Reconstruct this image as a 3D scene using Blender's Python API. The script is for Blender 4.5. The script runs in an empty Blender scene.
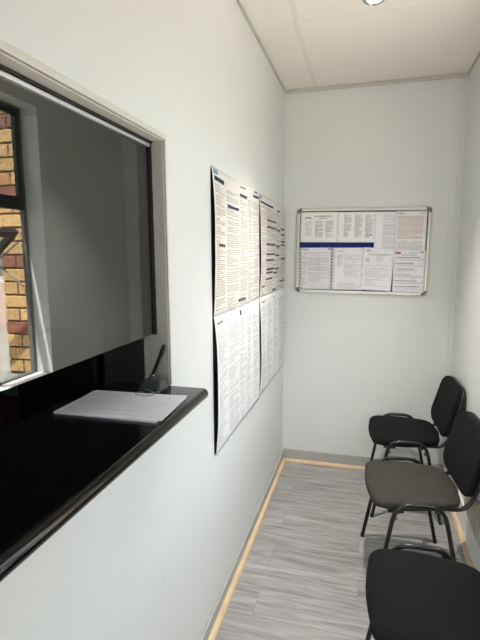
import bpy, bmesh, math, random
from mathutils import Vector, Matrix
R_ = random.Random(7)
PI = math.pi
C = bpy.context.scene.collection

# ------------------------------------------------------------------ materials
def srgb(r, g, b):
    f = lambda c: (c/255/12.92) if c/255 <= .04045 else ((c/255+.055)/1.055)**2.4
    return (f(r), f(g), f(b), 1)

def mat(name, col, rough=.6, metal=0., bump=0., bscale=60., var=0., vscale=4., spec=None, stretch=(1, 1, 1), coat=0.):
    m = bpy.data.materials.new(name); m.use_nodes = True
    nt = m.node_tree; b = nt.nodes['Principled BSDF']
    b.inputs['Roughness'].default_value = rough
    b.inputs['Metallic'].default_value = metal
    if spec is not None: b.inputs['Specular IOR Level'].default_value = spec
    if coat: b.inputs['Coat Weight'].default_value = coat; b.inputs['Coat Roughness'].default_value = .05
    tc = nt.nodes.new('ShaderNodeTexCoord'); mp = nt.nodes.new('ShaderNodeMapping')
    mp.inputs['Scale'].default_value = stretch
    nt.links.new(tc.outputs['Object'], mp.inputs['Vector'])
    nz = nt.nodes.new('ShaderNodeTexNoise'); nz.inputs['Scale'].default_value = vscale; nz.inputs['Detail'].default_value = 5
    nt.links.new(mp.outputs['Vector'], nz.inputs['Vector'])
    cr = nt.nodes.new('ShaderNodeValToRGB')
    c = Vector(col[:3])
    cr.color_ramp.elements[0].position = .3; cr.color_ramp.elements[1].position = .7
    cr.color_ramp.elements[0].color = (*(c*(1-var)), 1); cr.color_ramp.elements[1].color = (*(c*(1+var)), 1)
    nt.links.new(nz.outputs['Fac'], cr.inputs['Fac'])
    nt.links.new(cr.outputs['Color'], b.inputs['Base Color'])
    if bump:
        n2 = nt.nodes.new('ShaderNodeTexNoise'); n2.inputs['Scale'].default_value = bscale; n2.inputs['Detail'].default_value = 6
        nt.links.new(mp.outputs['Vector'], n2.inputs['Vector'])
        bp = nt.nodes.new('ShaderNodeBump'); bp.inputs['Strength'].default_value = bump; bp.inputs['Distance'].default_value = .01
        nt.links.new(n2.outputs['Fac'], bp.inputs['Height']); nt.links.new(bp.outputs['Normal'], b.inputs['Normal'])
    return m

def mat_floor():
    m = bpy.data.materials.new('grey_laminate'); m.use_nodes = True; nt = m.node_tree; N = nt.nodes.new; Lk = nt.links.new
    b = nt.nodes['Principled BSDF']
    tc = N('ShaderNodeTexCoord')
    br = N('ShaderNodeTexBrick'); br.offset = .37; br.offset_frequency = 2
    br.inputs['Scale'].default_value = 1; br.inputs['Brick Width'].default_value = 1.22; br.inputs['Row Height'].default_value = .182
    br.inputs['Mortar Size'].default_value = .0012; br.inputs['Mortar Smooth'].default_value = .3; br.inputs['Bias'].default_value = 0
    br.inputs['Color1'].default_value = (.15, .15, .15, 1); br.inputs['Color2'].default_value = (.85, .85, .85, 1); br.inputs['Mortar'].default_value = (0, 0, 0, 1)
    Lk(tc.outputs['Object'], br.inputs['Vector'])
    # shift the grain per plank
    mp = N('ShaderNodeMapping'); mp.inputs['Scale'].default_value = (1.7, 21, 1)
    add = N('ShaderNodeVectorMath'); add.operation = 'ADD'
    sc = N('ShaderNodeVectorMath'); sc.operation = 'SCALE'; sc.inputs['Scale'].default_value = 7.3
    Lk(br.outputs['Color'], sc.inputs[0]); Lk(tc.outputs['Object'], add.inputs[0]); Lk(sc.outputs['Vector'], add.inputs[1]); Lk(add.outputs['Vector'], mp.inputs['Vector'])
    n1 = N('ShaderNodeTexNoise'); n1.inputs['Scale'].default_value = 1.6; n1.inputs['Detail'].default_value = 8; n1.inputs['Roughness'].default_value = .62; n1.inputs['Distortion'].default_value = .9
    Lk(mp.outputs['Vector'], n1.inputs['Vector'])
    n2 = N('ShaderNodeTexNoise'); n2.inputs['Scale'].default_value = 6; n2.inputs['Detail'].default_value = 4
    Lk(mp.outputs['Vector'], n2.inputs['Vector'])
    cr = N('ShaderNodeValToRGB')
    e = cr.color_ramp.elements; e[0].position = .28; e[0].color = srgb(124, 123, 122); e[1].position = .72; e[1].color = srgb(191, 190, 188)
    x = e.new(.5); x.color = srgb(164, 163, 162)
    Lk(n1.outputs['Fac'], cr.inputs['Fac'])
    mx = N('ShaderNodeMixRGB'); mx.blend_type = 'MULTIPLY'; mx.inputs['Fac'].default_value = .16
    Lk(cr.outputs['Color'], mx.inputs['Color1']); Lk(n2.outputs['Fac'], mx.inputs['Color2'])
    m2 = N('ShaderNodeMixRGB'); m2.blend_type = 'OVERLAY'; m2.inputs['Fac'].default_value = .13
    Lk(mx.outputs['Color'], m2.inputs['Color1']); Lk(br.outputs['Color'], m2.inputs['Color2'])
    m3 = N('ShaderNodeMixRGB'); m3.inputs['Color2'].default_value = srgb(80, 79, 78); Lk(m2.outputs['Color'], m3.inputs['Color1'])
    mm = N('ShaderNodeMath'); mm.operation = 'MULTIPLY'; mm.inputs[1].default_value = .35
    Lk(br.outputs['Fac'], mm.inputs[0]); Lk(mm.outputs[0], m3.inputs['Fac'])
    Lk(m3.outputs['Color'], b.inputs['Base Color'])
    b.inputs['Roughness'].default_value = .42
    bp = N('ShaderNodeBump'); bp.inputs['Strength'].default_value = .15; bp.inputs['Distance'].default_value = .003
    Lk(n1.outputs['Fac'], bp.inputs['Height']); Lk(bp.outputs['Normal'], b.inputs['Normal'])
    return m

def mat_glass(name, tint, refl):
    m = bpy.data.materials.new(name); m.use_nodes = True; nt = m.node_tree; nt.nodes.clear(); N = nt.nodes.new
    o = N('ShaderNodeOutputMaterial'); mx = N('ShaderNodeMixShader'); t = N('ShaderNodeBsdfTransparent'); g = N('ShaderNodeBsdfGlossy')
    t.inputs['Color'].default_value = tint; g.inputs['Roughness'].default_value = .0
    fr = N('ShaderNodeLayerWeight')
    pw = N('ShaderNodeMath'); pw.operation = 'POWER'; pw.inputs[1].default_value = 4.5
    ml = N('ShaderNodeMath'); ml.operation = 'MULTIPLY'; ml.inputs[1].default_value = .7
    ad = N('ShaderNodeMath'); ad.operation = 'ADD'; ad.use_clamp = True; ad.inputs[1].default_value = refl+.03
    nt.links.new(fr.outputs['Facing'], pw.inputs[0]); nt.links.new(pw.outputs[0], ml.inputs[0]); nt.links.new(ml.outputs[0], ad.inputs[0]); nt.links.new(ad.outputs[0], mx.inputs[0])
    nt.links.new(t.outputs[0], mx.inputs[1]); nt.links.new(g.outputs[0], mx.inputs[2]); nt.links.new(mx.outputs[0], o.inputs[0])
    return m

def mat_emit(name, col, s):
    m = bpy.data.materials.new(name); m.use_nodes = True; nt = m.node_tree; b = nt.nodes['Principled BSDF']
    b.inputs['Base Color'].default_value = col; b.inputs['Emission Color'].default_value = col; b.inputs['Emission Strength'].default_value = s
    return m

def mat_brick():
    m = bpy.data.materials.new('face_brick'); m.use_nodes = True; nt = m.node_tree; N = nt.nodes.new; Lk = nt.links.new
    b = nt.nodes['Principled BSDF']
    at = N('ShaderNodeAttribute'); at.attribute_name = 'brick_colour'
    tc = N('ShaderNodeTexCoord')
    nz = N('ShaderNodeTexNoise'); nz.inputs['Scale'].default_value = 55; nz.inputs['Detail'].default_value = 5
    Lk(tc.outputs['Object'], nz.inputs['Vector'])
    cr = N('ShaderNodeValToRGB'); cr.color_ramp.elements[0].position = .35; cr.color_ramp.elements[0].color = (.55, .5, .45, 1); cr.color_ramp.elements[1].position = .55; cr.color_ramp.elements[1].color = (1.1, 1.1, 1.1, 1)
    Lk(nz.outputs['Fac'], cr.inputs['Fac'])
    mx = N('ShaderNodeMixRGB'); mx.blend_type = 'MULTIPLY'; mx.inputs['Fac'].default_value = .8
    Lk(at.outputs['Color'], mx.inputs['Color1']); Lk(cr.outputs['Color'], mx.inputs['Color2'])
    Lk(mx.outputs['Color'], b.inputs['Base Color']); b.inputs['Roughness'].default_value = .85
    bp = N('ShaderNodeBump'); bp.inputs['Strength'].default_value = .4; bp.inputs['Distance'].default_value = .004
    Lk(nz.outputs['Fac'], bp.inputs['Height']); Lk(bp.outputs['Normal'], b.inputs['Normal'])
    return m

M = dict(
    wall=mat('white_wall_paint', srgb(226, 228, 226), .55, bump=.05, bscale=120, var=.012, vscale=1.5),
    wall_r=mat('white_brushed_paint', srgb(222, 224, 222), .55, bump=.10, bscale=30, var=.02, vscale=6, stretch=(1, 14, .25)),
    ceil=mat('ceiling_board', srgb(246, 240, 231), .7, bump=.03, bscale=80, var=.01),
    ceil_strip=mat('ceiling_cover_strip', srgb(238, 232, 222), .6),
    cornice=mat('grey_cornice', srgb(200, 197, 189), .6, var=.05),
    skirt=mat('grey_skirting_paint', srgb(176, 176, 171), .5, var=.04, vscale=3),
    skirt_w=mat('white_skirting_paint', srgb(240, 240, 237), .45, var=.02),
    bead=mat('pine_beading', srgb(222, 196, 156), .5, var=.14, vscale=9, stretch=(6, 1, 6), bump=.05),
    floor=mat_floor(),
    lip=mat('cream_aluminium_edge', srgb(216, 214, 204), .4, var=.02),
    soffit=mat('grey_window_lining', srgb(176, 172, 166), .5, var=.04),
    alu=mat('brushed_aluminium', srgb(205, 206, 206), .38, metal=.75, bump=.03, bscale=200),
    board_alu=mat('board_aluminium', srgb(212, 210, 202), .35, metal=.55),
    seal=mat('black_rubber_seal', srgb(14, 14, 14), .5),
    counter=mat('black_polished_laminate', (.003, .003, .0035, 1), .1, spec=.28, bump=.01, bscale=40),
    glass=mat_glass('tinted_counter_glass', (.42, .45, .42, 1), .16),
    pane=mat_glass('clear_window_glass', (.93, .95, .94, 1), .0),
    sleeve=mat_glass('clear_plastic_sleeve', (.995, .995, 1, 1), .01),
    paper=mat('white_paper', srgb(247, 246, 244), .7, var=.01, vscale=8),
    paper_v=mat('cool_white_paper', srgb(245, 244, 250), .6, var=.01, vscale=8),
    paper_c=mat('cream_poster_paper', srgb(230, 227, 220), .5, var=.012, vscale=3),
    paper_w=mat('white_poster_paper', srgb(238, 238, 238), .5, var=.01, vscale=3),
    ink=mat('grey_print', srgb(120, 118, 116), .8),
    ink_l=mat('light_grey_print', srgb(205, 203, 204), .8),
    ink_w=mat('warm_grey_print', srgb(178, 171, 162), .8),
    ink_p=mat('pale_grey_print', srgb(206, 205, 205), .8),
    ink_b=mat('mid_grey_print', srgb(166, 164, 164), .8),
    ink_d=mat('dark_print', srgb(62, 60, 64), .8),
    navy=mat('navy_print', srgb(33, 36, 74), .7),
    blue=mat('light_blue_print', srgb(120, 140, 180), .7),
    red=mat('faded_red_print', srgb(178, 112, 126), .8),
    pink=mat('faded_pink_print', srgb(206, 178, 172), .8),
    felt=mat('royal_blue_felt', srgb(22, 38, 112), .9, bump=.2, bscale=300, var=.1, vscale=40),
    cap=mat('grey_corner_plastic', srgb(104, 106, 108), .45),
    strip=mat('sleeve_edge_white', srgb(222, 222, 224), .5),
    fabric=mat('black_chair_fabric', srgb(18, 18, 20), .92, bump=.35, bscale=420, var=.16, vscale=90, spec=.2),
    fabric_b=mat('faded_charcoal_chair_fabric', srgb(63, 61, 57), .92, bump=.35, bscale=420, var=.10, vscale=30, spec=.2),
    shell=mat('black_plastic', srgb(22, 22, 24), .45, bump=.05, bscale=150),
    tube=mat('black_enamelled_steel', srgb(12, 12, 13), .28, spec=.6),
    steel=mat('small_steel', srgb(150, 148, 144), .3, metal=.9),
    chrome=mat('chrome', srgb(190, 190, 190), .15, metal=1),
    lens=mat_emit('lit_lens', (1, .96, .9, 1), 9),
    penbase=mat('grey_plastic', srgb(62, 66, 68), .4),
    pen=mat('black_pen_plastic', srgb(16, 16, 17), .3),
    olive=mat('olive_office_wall', srgb(112, 116, 84), .7),
    brown=mat('red_brown_desk_wood', srgb(112, 48, 26), .4, var=.2, vscale=4, stretch=(1, 8, 1)),
    monitor=mat('black_monitor_plastic', srgb(12, 12, 13), .5),
    beige=mat('beige_plastic', srgb(186, 178, 160), .5, var=.02),
    frame_dk=mat('grey_steel_window', srgb(112, 114, 114), .45, var=.05),
    frame_in=mat('dark_steel_window', srgb(52, 54, 56), .45, var=.05),
    stay=mat('stay_metal', srgb(150, 150, 148), .4, metal=.4),
    brick=mat_brick(),
    concrete=mat('outdoor_concrete', srgb(150, 146, 138), .9, bump=.2, bscale=20, var=.12, vscale=3),
    road=mat('grey_paving', srgb(140, 135, 128), .9, bump=.2, bscale=30, var=.1, vscale=2),
    render=mat('pink_plaster', srgb(214, 190, 172), .85, var=.05, vscale=2),
    roof=mat('roof_sheet', srgb(120, 116, 110), .7),
)

# ------------------------------------------------------------------ mesh helpers
def obj(name, bm, mats, parent=None, smooth=None):
    me = bpy.data.meshes.new(name)
    bmesh.ops.recalc_face_normals(bm, faces=bm.faces[:])
    bm.to_mesh(me); bm.free()
    for m in (mats if isinstance(mats, (list, tuple)) else [mats]): me.materials.append(m)
    o = bpy.data.objects.new(name, me); C.objects.link(o)
    if parent: o.parent = parent
    if smooth is not None:
        for p in me.polygons: p.use_smooth = True
        if smooth < 3:
            bm2 = bmesh.new(); bm2.from_mesh(me)
            for e in bm2.edges:
                if len(e.link_faces) == 2 and e.calc_face_angle(0) > smooth: e.smooth = False
            bm2.to_mesh(me); bm2.free()
    return o

def box(bm, x0, x1, y0, y1, z0, z1, mi=0, bev=0, M4=None, seg=2):
    b = bmesh.new()
    bmesh.ops.create_cube(b, size=1)
    for v in b.verts: v.co = Vector((x0+(v.co.x+.5)*(x1-x0), y0+(v.co.y+.5)*(y1-y0), z0+(v.co.z+.5)*(z1-z0)))
    if bev: bmesh.ops.bevel(b, geom=b.edges[:], offset=bev, segments=seg, profile=.5, affect='EDGES')
    return merge(bm, b, mi, M4)

def merge(bm, b, mi=0, M4=None):
    mp = {}
    out = []
    for v in b.verts: mp[v] = bm.verts.new(M4 @ v.co if M4 is not None else v.co)
    for f in b.faces:
        try: nf = bm.faces.new([mp[v] for v in f.verts]); nf.material_index = mi if mi is not None else f.material_index; out.append(nf)
        except ValueError: pass
    b.free(); return out

def fillet(pts, r, n=6):
    """polyline with rounded corners"""
    pts = [Vector(p) for p in pts]; out = [pts[0]]
    for a, b, c in zip(pts, pts[1:], pts[2:]):
        d1 = (a-b); d2 = (c-b); k = min(r, d1.length*.49, d2.length*.49)
        p = b+d1.normalized()*k; q = b+d2.normalized()*k
        for i in range(n+1):
            t = i/n; out.append(p*(1-t)**2 + b*2*t*(1-t) + q*t*t)
    out.append(pts[-1]); return out

def tube(bm, pts, r, n=12, mi=0, caps=True, ry=None):
    pts = [Vector(p) for p in pts]; rings = []
    t0 = (pts[1]-pts[0]).normalized()
    up = Vector((0, 1, 0)) if abs(t0.y) < .9 else Vector((1, 0, 0))
    nrm = (up - t0*up.dot(t0)).normalized()
    for i, p in enumerate(pts):
        t = ((pts[i+1]-p).normalized() if i == 0 else (p-pts[i-1]).normalized() if i == len(pts)-1 else ((pts[i+1]-p).normalized()+(p-pts[i-1]).normalized()).normalized())
        nrm = (nrm - t*nrm.dot(t)).normalized(); bi = t.cross(nrm)
        rings.append([bm.verts.new(p + nrm*math.cos(2*PI*k/n)*(ry or r) + bi*math.sin(2*PI*k/n)*r) for k in range(n)])
    for a, b in zip(rings, rings[1:]):
        for k in range(n):
            f = bm.faces.new((a[k], a[(k+1) % n], b[(k+1) % n], b[k])); f.material_index = mi
    if caps:
        bm.faces.new(rings[0][::-1]).material_index = mi; bm.faces.new(rings[-1]).material_index = mi

def lathe(bm, prof, n=32, mi=0, M4=None):
    rings = []
    for r, z in prof:
        rings.append([bm.verts.new((M4 or Matrix()) @ Vector((r*math.cos(2*PI*k/n), r*math.sin(2*PI*k/n), z))) for k in range(n)])
    for a, b in zip(rings, rings[1:]):
        for k in range(n): bm.faces.new((a[k], a[(k+1) % n], b[(k+1) % n], b[k])).material_index = mi
    return rings

def loft(bm, loops, mi=0, cap=True):
    rs = [[bm.verts.new(p) for p in l] for l in loops]
    n = len(rs[0])
    for a, b in zip(rs, rs[1:]):
        for k in range(n): bm.faces.new((a[k], a[(k+1) % n], b[(k+1) % n], b[k])).material_index = mi
    if cap:
        bm.faces.new(rs[0][::-1]).material_index = mi; bm.faces.new(rs[-1]).material_index = mi
    return rs

def empty(name, loc, rz=0, **kw):
    o = bpy.data.objects.new(name, None); C.objects.link(o); o.location = loc; o.rotation_euler = (0, 0, rz); o.empty_display_size = .1
    for k, v in kw.items(): o[k] = v
    return o

def tag(o, **kw):
    for k, v in kw.items(): o[k] = v
    return o

def struct(name, bm, m, parent=None, smooth=None):
    o = obj(name, bm, m, parent, smooth)
    if not parent: o['kind'] = 'structure'
    return o

# ------------------------------------------------------------------ room dimensions (metres)
XL, XR, YB, YF, H = -.604, .580, 3.438, -1.25, 2.73
WT = .088                      # partition thickness
CT = 1.184                     # counter top height
OY0, OY1, OZ1 = -.5, 1.353, 1.941   # service window opening
RY0, RY1, RZ0, RZ1 = 1.15, 2.44, .855, 2.45   # outside window opening in the right wall
XRO = XR+.15
XO = -3.2                     # far wall of the office behind the glass

bm = bmesh.new()
box(bm, XL-WT, XL, YF, YB, 0, CT-.03); box(bm, XL-WT, XL, YF, YB, OZ1, H)
box(bm, XL-WT, XL, OY1, YB, CT-.03, OZ1); box(bm, XL-WT, XL, YF, OY0, CT-.03, OZ1)
struct('wall_left', bm, M['wall'])
wl = bpy.data.objects['wall_left']
bm = bmesh.new()
for a, b, w_ in [((1.11, .52), (1.20, .60), .0016), ((1.205, .53), (1.33, .60), .0022), ((1.22, .53), (1.27, .565), .0022), ((1.66, .69), (1.80, .72), .0016), ((1.74, .735), (1.79, .75), .0018)]:
    d = Vector((0, b[0]-a[0], b[1]-a[1])).normalized(); n = Vector((0, -d.z, d.y))*w_/2
    p = Vector((XL+.0004, a[0], a[1])); q = Vector((XL+.0004, b[0], b[1]))
    bm.faces.new([bm.verts.new(v) for v in (p, (p+q)/2-n, q, (p+q)/2+n)])
obj('scuff_mark', bm, M['ink_l'], wl)
bm = bmesh.new(); box(bm, XO-.1, XRO, YB, YB+.12, 0, H); struct('wall_back', bm, M['wall'])
bm = bmesh.new()
box(bm, XR, XRO, YF, YB, 0, RZ0); box(bm, XR, XRO, YF, YB, RZ1, H)
box(bm, XR, XRO, RY1, YB, RZ0, RZ1); box(bm, XR, XRO, YF, RY0, RZ0, RZ1)
struct('wall_right', bm, M['wall_r'])
bm = bmesh.new()
DX0, DX1, DZ = -.44, .46, 2.08          # unseen open doorway added behind the camera to let daylight in
box(bm, XO-.1, DX0, YF-.12, YF, 0, H); box(bm, DX1, XRO, YF-.12, YF, 0, H); box(bm, DX0, DX1, YF-.12, YF, DZ, H)
struct('wall_front', bm, M['wall'])
bm = bmesh.new(); box(bm, XO-.1, XO, YF, YB, 0, H); struct('wall_office', bm, M['olive'])
bm = bmesh.new(); box(bm, XO-.1, XRO, YF-.12, YB+.12, -.1, 0); struct('floor', bm, M['floor'])
bm = bmesh.new(); box(bm, XO-.1, XRO, YF-.12, YB+.12, H, H+.1); ceil = struct('ceiling', bm, M['ceil'])
# ceiling board joints: raised double cover strip along the room, fine cross joints
bm = bmesh.new(); box(bm, -.388, -.362, YF, 2.462, H-.0012, H); box(bm, -.398, -.372, 2.462, YB, H-.0012, H); struct('cover_strip', bm, M['ceil_strip'], ceil)
bm = bmesh.new(); box(bm, -.362, XR, 2.470, 2.476, H-.0008, H); box(bm, -.362, XR, 1.26, 1.266, H-.0008, H); struct('cross_joint', bm, M['ceil_strip'], ceil)
bm = bmesh.new(); box(bm, XL, XR, 3.098, 3.104, H-.0006, H); struct('cross_joint', bm, M['ceil_strip'], ceil)
# cornice strips
bm = bmesh.new(); box(bm, XL, XR, YB-.020, YB, H-.024, H-.001, bev=.004); struct('trim_1', bm, M['cornice'])
bm = bmesh.new(); box(bm, XL, XL+.010, YF, YB-.02, H-.014, H-.001, bev=.002); struct('trim_2', bm, M['cornice'])
bm = bmesh.new(); box(bm, XR-.010, XR, YF, YB-.02, H-.014, H-.001, bev=.002); struct('trim_3', bm, M['cornice'])
# vertical cover strip in the right back corner
bm = bmesh.new(); box(bm, XR-.075, XR-.035, YB-.006, YB, .1, H-.03, bev=.002); struct('trim_4', bm, M['wall'])
# skirtings and pine beading
def skirting(name, x0, x1, y0, y1, h, m):
    bm = bmesh.new(); box(bm, x0, x1, y0, y1, 0, h, bev=.004); return struct(name, bm, m)
skirting('baseboard_left', XL, XL+.012, YF, YB, .070, M['skirt'])
skirting('baseboard_back', XL+.012, XR-.014, YB-.012, YB, .095, M['skirt'])
skirting('baseboard_right', XR-.014, XR, YF, YB, .165, M['skirt_w'])
def bead(name, a, b, inward):
    """quarter round from a to b; inward = unit vector away from the wall"""
    a, b, w = Vector(a), Vector(b), Vector(inward); s = .022; h = .020
    prof = [(0, 0), (s, 0)]+[(s*math.cos(t*PI/12), .004+(h-.004)*math.sin(t*PI/12)) for t in range(0, 7)]+[(0, h)]
    bm = bmesh.new(); loft(bm, [[p+w*u+Vector((0, 0, v)) for u, v in prof] for p in (a, b)])
    return struct(name, bm, M['bead'])
bead('trim_5', (XL+.012, YF, 0), (XL+.012, YB-.012, 0), (1, 0, 0))
bead('trim_6', (XL+.034, YB-.012, 0), (XR-.036, YB-.012, 0), (0, -1, 0))
bead('trim_7', (XR-.014, YF, 0), (XR-.014, YB-.012, 0), (-1, 0, 0))

# ------------------------------------------------------------------ service window (left wall)
w2 = empty('window_2', (XL-.04, OY1, CT), kind='structure')
def child(name, bm, m, p, smooth=None):
    o = obj(name, bm, m, None, smooth); o.parent = p
    o.matrix_parent_inverse = (Matrix.Translation(p.location) @ Matrix.Rotation(p.rotation_euler.z, 4, 'Z')).inverted()
    return o
bm = bmesh.new()
box(bm, XL-.004, XL+.004, OY0, OY1+.010, OZ1, OZ1+.016, bev=.002); box(bm, XL-.004, XL+.004, OY1, OY1+.010, CT+.0005, OZ1, bev=.002)
child('window_frame', bm, M['lip'], w2)
bm = bmesh.new()
box(bm, XL-WT, XL-.0045, OY1-.003, OY1, CT+.0005, OZ1-.003)
child('lining', bm, M['soffit'], w2)
bm = bmesh.new(); box(bm, XL-WT, XL-.0045, OY0, OY1, OZ1-.003, OZ1); child('head_lining', bm, M['lip'], w2)  # lighter colour than the jamb stands in for light bounced from below
GX = XL-.050
bm = bmesh.new()
box(bm, GX-.010, GX+.014, OY0, OY1-.004, OZ1-.010, OZ1-.0035); box(bm, GX-.010, GX+.010, OY1-.011, OY1-.0035, 1.348, OZ1-.010)
child('rubber_seal', bm, M['seal'], w2)
bm = bmesh.new(); box(bm, GX-.008, GX+.010, OY0, OY1-.012, OZ1-.021, OZ1-.011, bev=.002); child('top_rail', bm, M['alu'], w2)
bm = bmesh.new(); box(bm, GX-.003, GX+.003, OY0, OY1-.009, 1.350, OZ1-.018, bev=.0008); child('glass_pane', bm, M['glass'], w2)

# ------------------------------------------------------------------ counter
bm = bmesh.new()
CX0, CX1 = -.838, -.470; hh = .034; yr = OY1-.004
prof = [(CX0, CT-hh), (CX0, CT)] + [(CX1-.017+.017*math.sin(t*PI/12), CT-.017+.017*math.cos(t*PI/12)) for t in range(0, 13)]
# the slab inside the wall sits on the cut wall; the nosing overhangs
b = bmesh.new()
ls = []
for y, ins in ((OY0+.002, 0), (yr-.012, 0), (yr-.008, .001), (yr-.004, .003), (yr, .008)):
    ls.append([Vector((x-(ins if x > -.5 else 0), y, z+(-ins*.5 if z > CT-.01 else ins*.5 if z < CT-.03 else 0))) for x, z in prof])
loft(b, ls); merge(bm, b, 0)
# lip of the wall top is CT-.03; raise the underside there
for v in bm.verts:
    if v.co.z < CT-.0305 and v.co.x < XL: v.co.z = CT-.0295
ct = obj('service_counter', bm, M['counter'], None, smooth=.6)
tag(ct, label='glossy black rounded-edge counter slab beneath the service window', category='counter')

# ------------------------------------------------------------------ papers: bulging sheets with printing
def sheet(fn, w, h, prints, mats, nu=24, nv=18, th=.0004):
    """fn(u,v)->(point, normal), u,v in metres from the top left corner; prints = [(u0,u1,v0,v1,slot)]"""
    bm = bmesh.new()
    F = [[bm.verts.new(fn(w*i/nu, h*j/nv)[0]) for i in range(nu+1)] for j in range(nv+1)]
    K = [[bm.verts.new((lambda q: q[0]-q[1]*th)(fn(w*i/nu, h*j/nv))) for i in range(nu+1)] for j in range(nv+1)]
    for j in range(nv):
        for i in range(nu):
            bm.faces.new((F[j][i], F[j][i+1], F[j+1][i+1], F[j+1][i])); bm.faces.new((K[j][i], K[j+1][i], K[j+1][i+1], K[j][i+1]))
    per = [(0, i) for i in range(nu)]+[(j, nu) for j in range(nv)]+[(nv, i) for i in range(nu, 0, -1)]+[(j, 0) for j in range(nv, 0, -1)]
    for a, c in zip(per, per[1:]+per[:1]):
        bm.faces.new((F[a[0]][a[1]], K[a[0]][a[1]], K[c[0]][c[1]], F[c[0]][c[1]]))
    for u0, u1, v0, v1, s in prints:
        n = max(1, int((u1-u0)/.02))
        for k in range(n):
            a = u0+(u1-u0)*k/n; c = u0+(u1-u0)*(k+1)/n
            q = [fn(u, v) for u, v in ((a, v0), (c, v0), (c, v1), (a, v1))]
            bm.faces.new([bm.verts.new(p+nn*.0005) for p, nn in q]).material_index = s
    return bm

def text(u0, u1, v0, v1, pitch, slot, hgt=.5, gap=.12, para=.18, ragged=.35, rnd=R_):
    """rows of broken words filling the box"""
    out = []; v = v0
    while v+pitch*hgt < v1:
        end = u1 if rnd.random() > ragged else u0+(u1-u0)*rnd.uniform(.35, .95)
        u = u0
        while u < end-.004:
            L = min(end, u+rnd.uniform(.012, .05)*(1 if u1-u0 > .08 else .6)); out.append((u, L, v, v+pitch*hgt, slot)); u = L+pitch*.35
        v += pitch
        if rnd.random() < para: v += pitch*.8
    return out

def wall_sheet(name, y0, z0, w, h, bulge, prints, mats, droop=0., phase=0., base=.0055, skew=0., corner=0.):
    """poster on the left wall: u runs along +y, v down"""
    def P(u, v):
        s = u/w; t = v/h
        edge = math.exp(-(u/.10)**2)*math.sin(PI*min(1, max(0, t)))**.8*bulge
        ripple = .0035*math.sin(5*s*PI+phase)*math.sin(PI*t)+.002*math.sin(11*s+7*t+phase)*math.sin(PI*t)
        sag = droop*math.sin(PI*s)*(1-0*t)
        x = XL+base+edge+abs(ripple)+corner*max(0, s-.75)**2
        return Vector((x, y0+u-edge*.45, z0-v-sag*.5+skew*s))
    def fn(u, v):
        e = .004
        n = (P(u, v+e)-P(u, v-e)).cross(P(u+e, v)-P(u-e, v)).normalized()
        if n.x < 0: n.negate()
        return P(u, v), n
    return obj(name, sheet(fn, w, h, prints, mats, 40, 30), mats, None, smooth=3.2)

bm = bmesh.new(); box(bm, XL+.0005, XL+.0025, 1.783, 3.405, .760, 1.930)  # dark sheet added to stand for the shadow under the lifted poster edges
o = obj('poster_shade_sheet', bm, M['shell']); tag(o, label='black sheet added as the shadow behind the posters on the left wall', category='shade sheet')
pm = [M['paper_c'], M['ink_w'], M['navy'], M['blue'], M['ink_d']]
Y1, Y2, ZT, ZM = 1.784, 2.613, 1.942, 1.344
# upper left poster: five columns, navy headings
pr = [(.012, .075, .006, .010, 3), (.014, .07, .012, .026, 3), (.018, .16, .034, .052, 2)]
cols = [(.018, .165), (.19, .385), (.41, .545), (.565, .66), (.675, .81)]
for i, (a, c) in enumerate(cols): pr += text(a, c, .066, .585, .0086, 1, .45)
def head(u0, u1, v): return [(u0, u1, v, v+.013, 2)]
pr += head(.20, .385, .125)+head(.41, .55, .052)+head(.68, .81, .03)+head(.05, .16, .298)+head(.375, .51, .553)
pr += [(.42, .52, .016, .024, 3), (.70, .78, .008, .018, 3)]
o = wall_sheet('poster', Y1, ZT, .826, .598, .013, pr, pm, droop=.012, phase=.4)
tag(o, label='cream poster of five text columns, upper left of the four on the left wall', category='poster', group='posters on the left wall')
pr = [(.008, .05, .01, .03, 3), (.012, .40, .038, .05, 2)]
for a, c in [(.012, .17), (.185, .48), (.49, .63), (.645, .80)]: pr += text(a, c, .062, .585, .0092, 1, .42)
for y0, y1, z in [(2.821, 3.093, 1.81), (3.141, 3.239, 1.89), (2.811, 3.094, 1.77), (3.106, 3.243, 1.762), (2.797, 3.06, 1.665), (3.08, 3.22, 1.655), (2.797, 3.05, 1.604), (3.06, 3.194, 1.597), (2.787, 3.025, 1.568), (2.788, 3.03, 1.512), (3.05, 3.197, 1.508), (2.788, 3.0, 1.491), (3.02, 3.15, 1.483), (2.773, 2.98, 1.452), (3.256, 3.42, 1.776), (3.257, 3.42, 1.738), (3.259, 3.42, 1.689), (3.26, 3.42, 1.664), (3.263, 3.42, 1.571), (3.233, 3.42, 1.413), (2.655, 2.75, 1.414), (2.98, 3.1, 1.375)]:
    pr.append((y0-Y2, min(.80, y1-Y2), ZT-z-.006, ZT-z+.006, 2))
o = wall_sheet('poster', Y2+.002, ZT-.006, .812, .59, .010, pr, pm, droop=.006, phase=2.1, corner=.03)
tag(o, label='cream poster with many navy heading bars, beside the back corner of the left wall', category='poster', group='posters on the left wall')
pm2 = [M['paper_w'], M['ink_p'], M['ink_d'], M['ink']]
pr = [(.03, .12, .028, .036, 3), (.395, .425, .022, .046, 2)]
for a, c in [(.022, .175), (.20, .37), (.40, .51), (.53, .63), (.66, .80)]: pr += text(a, c, .07, .575, .0100, 1, .55, para=.30, ragged=.6)
o = wall_sheet('poster', Y1+.004, ZM, .826, .594, .015, pr, pm2, droop=-.008, phase=1.1)
tag(o, label='white poster of grey print with loose near edge, lower left of four posters', category='poster', group='posters on the left wall')
pr = [(.04, .14, .028, .036, 3), (.42, .44, .025, .04, 2)]
for a, c in [(.02, .17), (.20, .36), (.40, .55), (.60, .78)]: pr += text(a, c, .06, .57, .0105, 1, .55, para=.3, ragged=.6)
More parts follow.
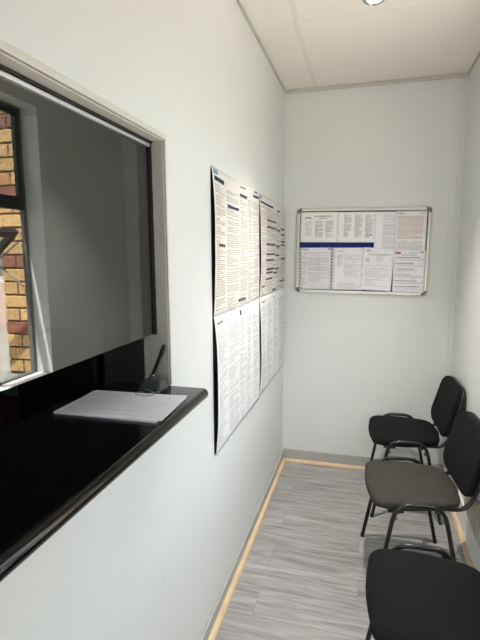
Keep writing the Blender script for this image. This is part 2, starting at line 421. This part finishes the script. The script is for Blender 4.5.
o = wall_sheet('poster', Y2+.006, ZM+.004, .80, .585, .012, pr, pm2, droop=.0, phase=3.0, corner=.03)
tag(o, label='white poster of grey print, lower right of four, nearest the back corner', category='poster', group='posters on the left wall')

# ------------------------------------------------------------------ notice board on the back wall
BXc, BZc, BW, BH = -.056, 1.612, .905, .600
tilt = .0165                              # hangs a touch lower on the right
BT = Matrix.Translation((BXc, YB, BZc)) @ Matrix.Rotation(tilt, 4, 'Y')
nb = empty('notice_board', (BXc, YB, BZc), label='aluminium framed blue notice board on the back wall', category='notice board')
nb.rotation_euler = (0, tilt, 0)
bm = bmesh.new(); box(bm, -BW/2+.006, BW/2-.006, -.010, -.001, -BH/2+.006, BH/2-.006); obj('felt_panel', bm, M['felt'], nb)
fw = .021; cr_ = .034
def bar(along, s):
    bm = bmesh.new()
    if along == 'x': box(bm, -BW/2+cr_, BW/2-cr_, -.019, -.0005, min(s*BH/2, s*(BH/2-fw)), max(s*BH/2, s*(BH/2-fw)), bev=.004, seg=3)
    else: box(bm, min(s*BW/2, s*(BW/2-fw)), max(s*BW/2, s*(BW/2-fw)), -.019, -.0005, -BH/2+cr_, BH/2-cr_, bev=.004, seg=3)
    return obj('frame_rail', bm, M['board_alu'], nb)
for a, s in (('x', 1), ('x', -1), ('y', 1), ('y', -1)): bar(a, s)
for sx in (-1, 1):
    for sz in (-1, 1):
        bm = bmesh.new()
        ox, oz = sx*(BW/2-cr_), sz*(BH/2-cr_)
        outer = [(ox+sx*(cr_+.001)*math.sin(t*PI/16), oz+sz*(cr_+.001)*math.cos(t*PI/16)) for t in range(9)]
        inner = [(ox+sx*(cr_-fw-.001), oz), (ox, oz+sz*(cr_-fw-.001))]
        lp = outer+inner
        def L(y, k): return [Vector((ox+(p[0]-ox)*k, y, oz+(p[1]-oz)*k)) for p in lp]
        loft(bm, [L(-.0005, 1), L(-.018, 1), L(-.021, .94)])
        obj('corner_cap', bm, M['cap'], nb, smooth=.5)

def board_sheet(name, cx, cz, w, h, rot, prints, mats, depth, wav=.0015, ph=0., sleeve=None, bend=0., up=-.012):
    """a page on the board; cx,cz = centre in world x,z"""
    rm = Matrix.Rotation(rot, 4, 'Y')
    def mk(extra, pw):
        def P(u, v):
            lx, lz = u-w/2, h/2-v
            y = -(up*-1+depth+extra) - abs(pw*math.sin(9*lx/w+ph)*math.cos(7*lz/h+ph*1.7)) - bend*max(0, lx/w+.1)**2 - .003*max(0, (u/w-.6))*max(0, v/h-.6)*6*(pw > 0)
            q = rm @ Vector((lx, 0, lz)); return Vector((q.x, y, q.z))
        def fn(u, v):
            e = .003
            n = (P(u+e, v)-P(u-e, v)).cross(P(u, v-e)-P(u, v+e)).normalized()
            if n.y > 0: n.negate()
            return P(u, v), n
        return fn
    bm = sheet(mk(0, wav), w, h, prints, mats, 16, 18)
    o = obj(name, bm, mats, None, smooth=3.2); o.location = (cx, YB, cz)
    if sleeve:
        sl, st = sleeve
        f0 = mk(.0012, wav*1.0+.0009)
        def fs(u, v): return f0(u, v)
        # crumpled clear film a little larger than the page
        bm = bmesh.new(); nu, nv = 26, 32; g = []
        rr = random.Random(int(cx*1000)+5)
        for j in range(nv+1):
            row = []
            for i in range(nu+1):
                p, n = fs(-.004+(w+.008)*i/nu, -.004+(h+.008)*j/nv)
                a = .0016*math.sin(17*i/nu+5*math.sin(6*j/nv+cx*9))*math.sin(11*j/nv+cx*20)+rr.uniform(-.0003, .0003)
                row.append(bm.verts.new(p+n*(abs(a)*sl+.0008)))
            g.append(row)
        for j in range(nv):
            for i in range(nu): bm.faces.new((g[j][i], g[j+1][i], g[j+1][i+1], g[j][i+1]))
        obj('plastic_sleeve', bm, M['sleeve'], o, smooth=3.2)
        if st:
            bm = bmesh.new()
            y = -(.012+depth+.0004)
            for k in range(1): box(bm, -w/2-.018, -w/2-.001, y-.0006, y, -h/2, h/2)
            for k in range(13):
                z = -h/2+.012+k*(h-.024)/12; box(bm, -w/2-.0145, -w/2-.0045, y-.0012, y-.0007, z-.0055, z+.0055, 1)
            obj('punched_edge', bm, [M['strip'], M['seal']], o)
    return o
pA = [M['paper'], M['ink_b'], M['ink_d'], M['red'], M['pink'], M['ink_l']]
G = 'notices pinned to the notice board'
# two landscape pages, top left
pr = [(.035, .075, .035, .039, 2), (.03, .08, .041, .045, 1), (.095, .225, .026, .032, 1), (.13, .19, .040, .046, 1)]
pr += text(.035, .085, .066, .17, .0074, 5, .5, para=.3)+text(.105, .16, .062, .18, .0066, 1, .5)+text(.178, .235, .062, .18, .0066, 1, .5)
o = board_sheet('notice', -.3495, 1.784, .262, .212, tilt, pr, pA, .0005, wav=.0006)
tag(o, label='landscape white page with centred heading, top left of the notice board', category='notice', group=G)
pr = []
for a, c in [(.045, .095), (.118, .168), (.19, .24)]: pr += text(a, c, .020, .178, .0068, 1, .5, para=.12)
pr += [(.205, .214, .15, .158, 2), (.226, .233, .152, .159, 2)]
o = board_sheet('notice', -.0895, 1.779, .258, .21, tilt, pr, pA, .0006, wav=.0006, ph=1)
tag(o, label='landscape white page of three text columns, top middle left of the notice board', category='notice', group=G)
# crumpled sleeve behind, top middle
pr = text(.055, .20, .02, .28, .0085, 5, .5)+[(.15, .17, .012, .022, 2)]
o = board_sheet('notice', .130, 1.748, .19, .262, tilt, pr, [M['paper_v']]+pA[1:], .0020, wav=.0022, ph=2.2, sleeve=(2.6, False))
tag(o, label='crumpled page in a creased clear sleeve, top middle of the notice board', category='notice', group=G)
pr = text(.015, .18, .035, .19, .0078, 4, .45, ragged=.1)+text(.015, .18, .2, .285, .009, 5, .5)+[(.01, .05, .014, .02, 1), (.15, .19, .014, .018, 1)]
o = board_sheet('notice', .2705, 1.7355, .20, .29, tilt, pr, pA, .0055, wav=.0010, ph=.7, sleeve=(.8, False))
tag(o, label='portrait page of faded pinkish lines, top right of the notice board', category='notice', group=G)
# bottom row
pv = [M['paper_v']]+pA[1:]
pr = [(.012, .05, .012, .018, 3), (.195, .207, .006, .016, 2), (.012, .20, .034, .037, 1)]+text(.014, .045, .045, .28, .009, 4, .5)+text(.05, .20, .044, .17, .0072, 5, .55, ragged=.1)+text(.05, .20, .176, .28, .0085, 5, .5)+[(.05, .2, .163, .166, 1), (.05, .2, .12, .122, 1), (.125, .127, .04, .165, 1)]
o = board_sheet('notice', -.3665, 1.491, .212, .298, tilt*.4, pr, pv, .0030, wav=.0008, ph=.2, sleeve=(.6, True))
tag(o, label='sleeved form page at the bottom left of the notice board', category='notice', group=G)
pr = [(.03, .07, .022, .028, 1), (.15, .19, .02, .024, 5)]+text(.03, .065, .05, .14, .008, 1, .5)+text(.08, .20, .05, .22, .0082, 5, .5)+text(.03, .2, .25, .285, .009, 5, .5)
o = board_sheet('notice', -.141, 1.489, .206, .298, tilt*.4, pr, pv, .0036, wav=.0010, ph=1.9, sleeve=(1.0, True))
tag(o, label='sleeved page second from the left in the bottom row of the notice board', category='notice', group=G)
pr = [(.02, .05, .012, .03, 5), (.04, .19, .042, .046, 1), (.03, .17, .05, .053, 1)]+text(.02, .05, .07, .10, .008, 1, .5)+text(.09, .14, .06, .10, .008, 5, .5)+text(.02, .185, .12, .28, .0115, 5, .4, ragged=.6)
o = board_sheet('notice', .0605, 1.486, .206, .297, .055, pr, pv, .0072, wav=.0018, ph=2.9, sleeve=(2.2, False))
tag(o, label='tilted sleeved page overlapping its neighbours in the bottom row of the board', category='notice', group=G)
pr = [(.008, .045, .014, .030, 3), (.09, .15, .02, .025, 5), (.165, .195, .012, .022, 1), (.05, .15, .034, .038, 1)]
v = .05
for k in range(6): pr += [(.012, .012+R_.uniform(.1, .17), v, v+.004, 2)]+text(.015, .195, v+.009, v+.03, .0085, 5, .5); v += .04
o = board_sheet('notice', .2705, 1.4735, .206, .293, tilt*.6, pr, pv, .0085, wav=.0016, ph=.9, sleeve=(1.8, False))
tag(o, label='sleeved page with red emblem at the bottom right of the notice board', category='notice', group=G)

# ------------------------------------------------------------------ things on the counter
def form(name, cx, cy, w, d, rot, z, n, prints=True):
    ms = [M['paper_v'], M['ink_p'], M['ink']]
    pr = []
    if prints:
        for k in range(24): pr.append((.008, w-.008, .014+k*(d-.024)/23, .0145+k*(d-.024)/23, 1))
        for k in range(9): pr.append((.008+k*(w-.016)/8, .0086+k*(w-.016)/8, .014, d-.010, 1))
        pr += text(.01, w-.02, .017, d-.02, (d-.024)/23, 1, .3, ragged=.9)
    def fn(u, v):
        lift = .004*max(0, (u/w-.8))*max(0, .35-v/d)*8 + .0025*math.sin(PI*u/w)*max(0, .15-v/d)*4
        return Vector((u-w/2, d/2-v, n+lift)), Vector((0, 0, 1))
    bm = sheet(fn, w, d, pr, ms, 14, 10, th=n if n > .0005 else .0004)
    o = obj(name, bm, ms); o.location = (cx, cy, z); o.rotation_euler = (0, 0, rot); return o
o = form('paper_pad', -.646, 1.122, .296, .204, .0, CT+.0003, .005, False)
tag(o, label='thin pad of white forms on the black counter, under the top sheet', category='paper')
o = form('printed_form', -.640, 1.119, .300, .208, .06, CT+.0059, .0004)
tag(o, label='ruled printed form lying on top of the paper pad on the counter', category='paper')
ps = empty('pen_stand', (-.630, 1.280, CT+.0005), -.06, label='dark grey wedge-shaped pen stand on the counter by the window jamb', category='pen stand')
bm = bmesh.new()
def rect(x0, x1, y0, y1, z): return [Vector((x0, y0, z)), Vector((x1, y0, z)), Vector((x1, y1, z)), Vector((x0, y1, z))]
b = bmesh.new(); loft(b, [rect(-.036, .034, -.032, .034, 0), rect(-.036, .034, -.032, .034, .010), rect(-.026, .030, -.008, .028, .036)])
bmesh.ops.bevel(b, geom=b.edges[:], offset=.003, segments=2, affect='EDGES'); merge(bm, b)
obj('base', bm, M['penbase'], ps, smooth=.5)
bm = bmesh.new(); lathe(bm, [(.0, .0), (.0085, 0), (.0085, .012), (.006, .014), (0, .014)], 16, 0, Matrix.Translation((-.010, .012, .034)) @ Matrix.Rotation(.30, 4, 'Y')); obj('socket', bm, M['steel'], ps, smooth=.6)
bm = bmesh.new()
cp = [Vector((.038, -.030, .006)), Vector((.040, -.050, .0120)), Vector((.030, -.066, .0125)), Vector((.012, -.072, .0125)), Vector((-.004, -.062, .0125)), Vector((-.014, -.078, .0125)), Vector((.006, -.092, .0120)), Vector((.030, -.088, .0120)), Vector((.044, -.074, .0125)), Vector((.030, -.058, .014)), Vector((.004, -.040, .0135)), Vector((-.010, -.034, .011))]
pts = []
for i in range(len(cp)-1):
    p0, p1, p2, p3 = cp[max(i-1, 0)], cp[i], cp[i+1], cp[min(i+2, len(cp)-1)]
    for k in range(5):
        t = k/5; pts.append(.5*((2*p1)+(p2-p0)*t+(2*p0-5*p1+4*p2-p3)*t*t+(3*p1-p0-3*p2+p3)*t**3))
for i, p in enumerate(pts):
    b = bmesh.new(); bmesh.ops.create_icosphere(b, subdivisions=1, radius=.0016); merge(bm, b, 0, Matrix.Translation(p))
tube(bm, pts, .0006, 5)
obj('bead_chain', bm, M['steel'], ps, smooth=3.2)
pen = empty('pen', (-.6383, 1.2926, CT+.041), -.06, label='black pen standing tilted in the pen stand on the counter', category='pen')
bm = bmesh.new(); lathe(bm, [(.0, -.002), (.0035, 0), (.0056, .012), (.0056, .075), (.0062, .078), (.0062, .105), (.0045, .112), (0, .113)], 14, 0, Matrix.Rotation(.42, 4, 'Y')); obj('barrel', bm, M['pen'], pen, smooth=.6)
bm = bmesh.new(); box(bm, 0.0062, .0078, -.0014, .0014, .072, .104, bev=.0005, M4=Matrix.Rotation(.42, 4, 'Y')); obj('clip', bm, M['pen'], pen)

# ------------------------------------------------------------------ chairs
def outline(xf, xr, wf, wr, r, n=8, bow=.012):
    """plan of the seat: front edge at +xf, rear at -xr, half widths wf / wr, rounded corners"""
    cs = [Vector((xf, -wf)), Vector((xf, wf)), Vector((-xr, wr)), Vector((-xr, -wr))]
    out = []
    for i in range(4):
        b = cs[i]; a = cs[i-1]; c = cs[(i+1) % 4]; rr = r if b.x > 0 else r*1.15
        p = b+(a-b).normalized()*rr; q = b+(c-b).normalized()*rr
        for k in range(n+1):
            t = k/n; out.append(p*(1-t)**2+b*2*t*(1-t)+q*t*t)
        # midpoints so that the edge can bow
        d = c+(b-c).normalized()*(r if c.x > 0 else r*1.15)
        for k in range(1, 5):
            t = k/5; m = q*(1-t)+d*t; nn = Vector(((d-q).y, -(d-q).x)).normalized(); out.append(m+nn*bow*math.sin(PI*t))
    return out

def pad(bm, ol, to3, levels, dome, cx, rings=7):
    """upholstered pad: levels [(height, inset)], then a domed top closing on the centre"""
    loops = [[to3(Vector((cx, 0))+(p-Vector((cx, 0)))*(1-ins), h) for p in ol] for h, ins in levels]
    h0, i0 = levels[-1]
    for k in range(1, rings):
        t = k/rings; s = (1-i0)*(1-t)
        loops.append([to3(Vector((cx, 0))+(p-Vector((cx, 0)))*s, h0+dome*math.sin(t*PI/2)) for p in ol])
    rs = loft(bm, loops, cap=False)
    bm.faces.new(rs[0][::-1]); c = bm.verts.new(to3(Vector((cx, 0)), h0+dome)); l = rs[-1]
    for k in range(len(l)): bm.faces.new((l[k], l[(k+1) % len(l)], c))

def make_chair(fab, fabb):
    ch = empty('visitor_chair', (0, 0, 0))
    # seat cushion
    ol = outline(.196, .208, .234, .194, .085)
    bm = bmesh.new(); pad(bm, ol, lambda p, h: Vector((p.x, p.y, h-.010*max(0, (p.x-.10)/.1)**2)), [(.450, .035), (.454, .01), (.466, 0), (.476, .006), (.484, .035)], .012, 0)
    obj('seat', bm, fab, ch, smooth=3.2)
    bm = bmesh.new(); ol2 = outline(.178, .195, .213, .173, .07)
    loft(bm, [[Vector((p.x*k, p.y*k, z)) for p in ol2] for z, k in ((.432, .9), (.436, .97), (.4515, 1))])
    for sy in (-1, 1): box(bm, .06, .13, sy*.20-.015, sy*.20+.02, .430, .450, bev=.003)
    obj('seat_shell', bm, M['shell'], ch, smooth=.6)
    # inverted U side frames, legs raked out
    for sy in (-1, 1):
        y = sy*.249; yo = sy*.262
        bm = bmesh.new()
        tube(bm, fillet([(.186, yo, .008), (.100, y, .487), (-.105, y, .487), (-.205, yo, .008)], .07, 8), .0102, 12, ry=.0096)
        fr = obj('side_frame', bm, M['tube'], ch, smooth=.9)
        for x in (.1865, -.2052):
            bm = bmesh.new(); lathe(bm, [(0, 0), (.0100, 0), (.0112, .003), (.0112, .018), (.0104, .020)], 12, 0, Matrix.Translation((x, yo, 0)))
            obj('foot_cap', bm, M['shell'], fr, smooth=.6)
        for x in (.099, -.108):
            bm = bmesh.new(); yb = sy*.2310
            lathe(bm, [(0, -.010), (.008, -.010), (.009, -.007), (.009, .007), (.008, .010), (0, .010)], 12, 0, Matrix.Translation((x, yb, .415)) @ Matrix.Rotation(PI/2, 4, 'X'))
            tube(bm, [(x, yb, .415), (x, y-sy*.004, .421)], .003, 8)
            obj('stacking_buffer', bm, M['steel'], fr, smooth=.6)
    for x in (.085, -.085):
        bm = bmesh.new(); tube(bm, [(x, -.249, .472), (x, -.240, .450), (x, -.21, .4415), (x, .21, .4415), (x, .240, .450), (x, .249, .472)], .009, 10); obj('crossbar', bm, M['tube'], ch, smooth=.9)
    # L shaped back uprights
    for sy in (-1, 1):
        bm = bmesh.new(); y = sy*.165
        tube(bm, fillet([(-.05, y, .438), (-.225, y, .442), (-.272, y, .560), (-.294, y, .640)], .05, 8), .0105, 12, ry=.0095)
        obj('back_upright', bm, M['tube'], ch, smooth=.9)
    # backrest: rounded pad, narrowing to the bottom, leaning back and slightly curved
    zb, zt = .500, .806
    prof = [(-.160, zb), (.160, zb), (.224, zb+.040), (.208, zt), (-.208, zt), (-.224, zb+.040)]
    rad = [.03, .03, .032, .08, .08, .032]
    ol = []
    for i in range(6):
        b = Vector(prof[i]); a = Vector(prof[i-1]); c = Vector(prof[(i+1) % 6])
        p = b+(a-b).normalized()*rad[i]; q = b+(c-b).normalized()*rad[i]
        for k in range(8): t = k/7; ol.append(p*(1-t)**2+b*2*t*(1-t)+q*t*t)
    zc = (zb+zt)/2
    def to3(p, h):      # p.x lateral, p.y height; h = thickness towards the sitter
        lean = (p.y-zb)*.26
        return Vector((-.235-lean+h+.25*p.x*p.x, p.x, p.y+0.12*h))
    def bpad(bm, levels, dome):
        cen = Vector((0, zc))
        loops = [[to3(cen+(p-cen)*(1-i), h) for p in ol] for h, i in levels]
        h0, i0 = levels[-1]
        for k in range(1, 7):
            t = k/7; loops.append([to3(cen+(p-cen)*(1-i0)*(1-t), h0+dome*math.sin(t*PI/2)) for p in ol])
        rs = loft(bm, loops, cap=False); bm.faces.new(rs[0][::-1]); c = bm.verts.new(to3(cen, h0+dome)); l = rs[-1]
        for k in range(len(l)): bm.faces.new((l[k], l[(k+1) % len(l)], c))
    bm = bmesh.new(); bpad(bm, [(.0005, .03), (.003, .008), (.012, 0), (.022, .006), (.029, .035)], .009)
    obj('backrest', bm, fabb, ch, smooth=3.2)
    bm = bmesh.new(); bpad(bm, [(-.0005, .012), (-.009, .004), (-.016, .02), (-.020, .06)], -.003)
    obj('back_shell', bm, M['shell'], ch, smooth=3.2)
    return ch

def copy_tree(o, parent=None):
    c = o.copy(); C.objects.link(c)
    if parent: c.parent = parent
    for k in list(o.children): copy_tree(k, c)
    return c
GC = 'visitor chairs along the right wall'
ch1 = make_chair(M['fabric'], M['fabric'])
ch2 = copy_tree(ch1); ch3 = copy_tree(ch1)
for c in ch2.children:
    if c.name.startswith('seat.') or c.name.split('.')[0] == 'seat':
        c.data = c.data.copy(); c.data.materials[0] = M['fabric_b']
CHAIRS = [(ch1, (.243, 3.050), PI+.05, 'black fabric visitor chair farthest away, beside the back wall'),
          (ch2, (.228, 2.318), PI+.10, 'middle visitor chair, its seat faded charcoal grey'),
          (ch3, (.234, 1.515), PI+.03, 'black fabric visitor chair nearest the camera, cut by the picture edge')]
for c, (x, y), rz, lb in CHAIRS:
    c.location = (x, y, 0); c.rotation_euler = (0, 0, rz); tag(c, label=lb, category='chair', group=GC)

# ------------------------------------------------------------------ ceiling downlight
dl = empty('ceiling_light', (-.010, 2.352, H), label='small round chrome downlight recessed in the ceiling', category='ceiling light')
bm = bmesh.new(); lathe(bm, [(.052, -.0005), (.052, -.004), (.047, -.009), (.040, -.010), (.035, -.006), (.034, -.0005)], 40); obj('chrome_ring', bm, M['chrome'], dl, smooth=.7)
bm = bmesh.new(); r = lathe(bm, [(.034, -.001), (.030, -.007), (.018, -.010), (.004, -.011)], 32); bm.faces.new(r[-1]); obj('lens', bm, M['lens'], dl, smooth=3.2)

# ------------------------------------------------------------------ beige box low on the right wall
wb = empty('wall_box', (XR, 2.55, .195), label='beige plastic box low on the right wall above the skirting', category='wall box')
bm = bmesh.new(); box(bm, -.022, 0, -.14, .13, 0, .16, bev=.006, seg=3); obj('body', bm, M['beige'], wb, smooth=.6)
bm = bmesh.new(); box(bm, -.026, -.0215, -.125, .03, .012, .148, bev=.003, seg=2); obj('cover', bm, M['beige'], wb, smooth=.6)

# ------------------------------------------------------------------ window in the right wall
w1 = empty('window_1', (XR+.13, RY1, RZ0), kind='structure')
FX0, FX1 = XR+.115, XR+.145; fwid = .022
bm = bmesh.new()
box(bm, FX0, FX1, RY1-fwid, RY1, RZ0, RZ1); box(bm, FX0, FX1, RY0, RY0+fwid, RZ0, RZ1)
box(bm, FX0, FX1, RY0+fwid, RY1-fwid, RZ1-fwid, RZ1); box(bm, FX0, FX1, RY0+fwid, RY1-fwid, RZ0, RZ0+.025)
for y in (1.73,): box(bm, FX0, FX1, y-.02, y+.02, RZ0+.025, RZ1-fwid)
child('window_frame', bm, M['frame_dk'], w1)
bm = bmesh.new(); box(bm, FX0-.004, FX1+.004, 1.75, RY1-fwid, 1.865, 1.915, bev=.003); child('transom', bm, M['frame_in'], w1)
bm = bmesh.new(); box(bm, XR-.012, FX0, RY0, RY1, RZ0, RZ0+.012, bev=.003); child('window_sill', bm, M['skirt_w'], w1)
xm = (FX0+FX1)/2
for y0, y1, z0, z1 in [(RY0+fwid, 1.71, RZ0+.025, RZ1-fwid), (1.75, RY1-fwid, 1.915, RZ1-fwid)]:
    bm = bmesh.new(); box(bm, xm-.002, xm+.002, y0, y1, z0, z1); child('glass_pane', bm, M['pane'], w1)
bm = bmesh.new()
for a in [(RY1-fwid-.026, RY1-fwid, 1.915, RZ1-fwid), (1.75, 1.776, 1.915, RZ1-fwid), (1.776, RY1-fwid-.026, RZ1-fwid-.026, RZ1-fwid), (1.776, RY1-fwid-.026, 1.915, 1.941)]: box(bm, FX0+.002, FX1-.002, *a)
child('fixed_sash', bm, M['frame_in'], w1)
# open awning sash: its head has slid down the stays, the foot swings out
sx, sz = FX1+.002, 1.735; sl = .72; ang = math.radians(48)
S4 = Matrix.Translation((sx, 0, sz)) @ Matrix.Rotation(-ang, 4, 'Y')     # local -z runs down and out
ya, yb2 = 1.765, RY1-fwid-.012
bm = bmesh.new()
for a in [(0, .03, ya, yb2, -.045, 0), (0, .03, ya, yb2, -sl, -sl+.045), (0, .03, ya, ya+.045, -sl+.045, -.045), (0, .03, yb2-.045, yb2, -sl+.045, -.045)]: box(bm, *a, M4=S4)
child('open_sash', bm, M['frame_in'], w1)
bm = bmesh.new(); box(bm, .013, .017, ya+.045, yb2-.045, -sl+.045, -.045, M4=S4); child('glass_pane', bm, M['pane'], w1)
q = S4 @ Vector((.0, yb2, -.27))
bm = bmesh.new()
for a in [(FX1+.004, RY1-fwid-.004, 1.69), (FX1+.004, RY1-fwid-.004, 1.41)]: tube(bm, [a, (q.x, yb2+.006, q.z)], .006, 8, ry=.004)
child('stay_arm', bm, M['stay'], w1)

# ------------------------------------------------------------------ outside: pillar, low wall, paving, street wall
bm = bmesh.new()
PX0, PX1, PY, PW, course, Z0p = XRO, 1.030, 2.580, .34, .0875, .800
lay = bm.loops.layers.float_color.new('brick_colour')
rb = random.Random(4)
def paint(fs, c):
    for f in fs:
        for l in f.loops: l[lay] = c
paint(box(bm, PX0, PX1-.006, PY+.006, PY+PW-.006, Z0p, 2.60), srgb(104, 86, 62))
red = {3, 8, 13, 18}; row = 0; z = Z0p+.020
while z < 2.52:
    def tone():
        if row in red: return srgb(rb.randint(144, 158), rb.randint(98, 108), rb.randint(80, 90))
        if rb.random() < .15: return srgb(204, 150, 104)
        k = rb.uniform(.93, 1.04); return srgb(int(222*k), int(184*k), int(128*k))
    w = PX1-PX0
    segs = [(w-.108, w), (w-.226, w-.118), (0, w-.236)] if row % 2 == 0 else [(w-.222, w), (0, w-.232)]
    for a, c in segs:
        t = tone(); paint(box(bm, PX0+a, PX0+c, PY, PY+.1, z, z+.075, bev=.003, seg=1), t); paint(box(bm, PX0+a, PX0+c, PY+PW-.1, PY+PW, z, z+.075, bev=.003, seg=1), t)
    for a, c in ([(.102, .238)] if row % 2 else [(.102, .165), (.175, .238)]):
        t = tone(); paint(box(bm, PX1-.1, PX1, PY+a, PY+c, z, z+.075, bev=.003, seg=1), t)
    z += course; row += 1
o = obj('brick_pillar', bm, M['brick']); tag(o, label='yellow and red face-brick pillar outside, seen reflected in the service window glass', category='pillar')
bm = bmesh.new(); box(bm, XRO, PX1+.06, 1.0, YB+1, -.02, Z0p, bev=.01); o = obj('plinth_wall', bm, M['concrete']); tag(o, label='low grey concrete plinth outside, under the brick pillar', category='wall')
bm = bmesh.new(); box(bm, XO-.2, .86, YF-.3, YB+.4, H+.1, H+.16); struct('roof', bm, M['roof'])  # out of view; eave reach set to keep direct sun out of the room
bm = bmesh.new(); box(bm, XRO, 30, -25, 30, -.12, -.02); box(bm, XO-.1, XRO, -25, YF-.12, -.12, -.02); struct('ground', bm, M['road'])
bm = bmesh.new(); box(bm, 2.5, 16, 9, 9.25, -.02, 1.0); o = obj('boundary_wall', bm, M['render']); tag(o, label='pale pinkish boundary wall across the paving outside', category='wall')

# ------------------------------------------------------------------ office behind the glass
dk = empty('office_desk', (-1.95, 1.75, 0), label='red-brown wooden desk in the dark office behind the counter', category='desk')
bm = bmesh.new(); box(bm, -.45, .45, -.8, .55, .72, .75, bev=.004); obj('desktop', bm, M['brown'], dk)
bm = bmesh.new(); box(bm, .33, .36, -.74, .5, .2, .7195); obj('modesty_panel', bm, M['brown'], dk)
for x in (-.4, .4):
    for y in (-.75, .5):
        bm = bmesh.new(); box(bm, x-.025, x+.025, y-.025, y+.025, 0, .7195); obj('leg', bm, M['brown'], dk)
oc = empty('office_chair', (-1.215, 1.62, 0), 0, label='dark high-backed chair in the office behind the service glass', category='chair')
bm = bmesh.new(); b = bmesh.new(); box(b, -.20, .20, -.035, .035, .56, 1.305, bev=.03, seg=4); merge(bm, b); obj('backrest', bm, M['monitor'], oc, smooth=.8)
bm = bmesh.new(); box(bm, -.22, .22, -.46, -.01, .44, .53, bev=.03, seg=4); obj('seat', bm, M['monitor'], oc, smooth=.8)
bm = bmesh.new(); tube(bm, [(0, -.01, .47), (0, .03, .5), (0, .045, .62)], .02, 10); obj('back_bar', bm, M['shell'], oc, smooth=.8)
bm = bmesh.new(); lathe(bm, [(.0, .05), (.03, .05), (.03, .25), (.02, .26), (.02, .44), (0, .44)], 16, 0, Matrix.Translation((0, -.22, 0))); obj('gas_column', bm, M['shell'], oc, smooth=.6)
for k in range(5):
    a = 2*PI*k/5+.3; bm = bmesh.new(); tube(bm, [(0, -.22, .11), (.27*math.cos(a), -.22+.27*math.sin(a), .065)], .016, 8)
    lathe(bm, [(0, -.012), (.025, -.012), (.028, 0), (.025, .012), (0, .012)], 14, 0, Matrix.Translation((.28*math.cos(a), -.22+.28*math.sin(a), .028)) @ Matrix.Rotation(a, 4, 'Z') @ Matrix.Rotation(PI/2, 4, 'X'))
    obj('leg', bm, M['shell'], oc, smooth=.7)

# ------------------------------------------------------------------ light
wd = bpy.data.worlds.new('World'); bpy.context.scene.world = wd; wd.use_nodes = True
nt = wd.node_tree; bg = nt.nodes['Background']
sky = nt.nodes.new('ShaderNodeTexSky'); sky.sky_type = 'NISHITA'; sky.sun_disc = False; sky.sun_elevation = math.radians(58); sky.sun_rotation = math.radians(20); sky.air_density = 1.2; sky.dust_density = 3
hs = nt.nodes.new('ShaderNodeHueSaturation'); hs.inputs['Saturation'].default_value = .35
nt.links.new(sky.outputs[0], hs.inputs['Color']); nt.links.new(hs.outputs[0], bg.inputs['Color'])
bg.inputs['Strength'].default_value = .95
sun = bpy.data.lights.new('sun', 'SUN'); sun.energy = 25; sun.angle = .01; sun.color = (1, .96, .9)
so = bpy.data.objects.new('sun', sun); C.objects.link(so)
so.rotation_euler = Vector((-.15, .40, -1.0)).to_track_quat('-Z', 'Y').to_euler()
sp = bpy.data.lights.new('downlight_lamp', 'SPOT'); sp.energy = 150; sp.spot_size = math.radians(86); sp.spot_blend = 1.0; sp.shadow_soft_size = .03; sp.color = (1, .93, .84)
so = bpy.data.objects.new('downlight_lamp', sp); C.objects.link(so); so.location = (-.010, 2.352, H-.03)

ol_ = bpy.data.lights.new('office_fill', 'POINT'); ol_.energy = 1.2; ol_.shadow_soft_size = .15  # unseen fill light added to lift the dark office
oo = bpy.data.objects.new('office_fill', ol_); C.objects.link(oo); oo.location = (-2.0, -.8, 2.5)

# ------------------------------------------------------------------ camera
cam = bpy.data.cameras.new('camera'); co = bpy.data.objects.new('camera', cam); C.objects.link(co)
yaw, pitch, roll, fpx = -.266968755, -.14161141, -.00594225931, 466.996706
f = Vector((math.sin(yaw)*math.cos(pitch), math.cos(yaw)*math.cos(pitch), math.sin(pitch)))
r = Vector((math.cos(yaw), -math.sin(yaw), 0)); u = r.cross(f)
c, s = math.cos(roll), math.sin(roll); r2 = r*c+u*s; u2 = -r*s+u*c
mw = Matrix((r2, u2, -f)).transposed().to_4x4(); mw.translation = (0, 0, 1.602); co.matrix_world = mw
cam.sensor_fit = 'VERTICAL'; cam.sensor_height = 32; cam.sensor_width = 24; cam.lens = fpx*32/640; cam.clip_start = .01
sc = bpy.context.scene; sc.camera = co
sc.view_settings.view_transform = 'Standard'; sc.view_settings.look = 'None'; sc.view_settings.exposure = 0.12; sc.view_settings.gamma = 1; sc.view_settings.use_curve_mapping = False
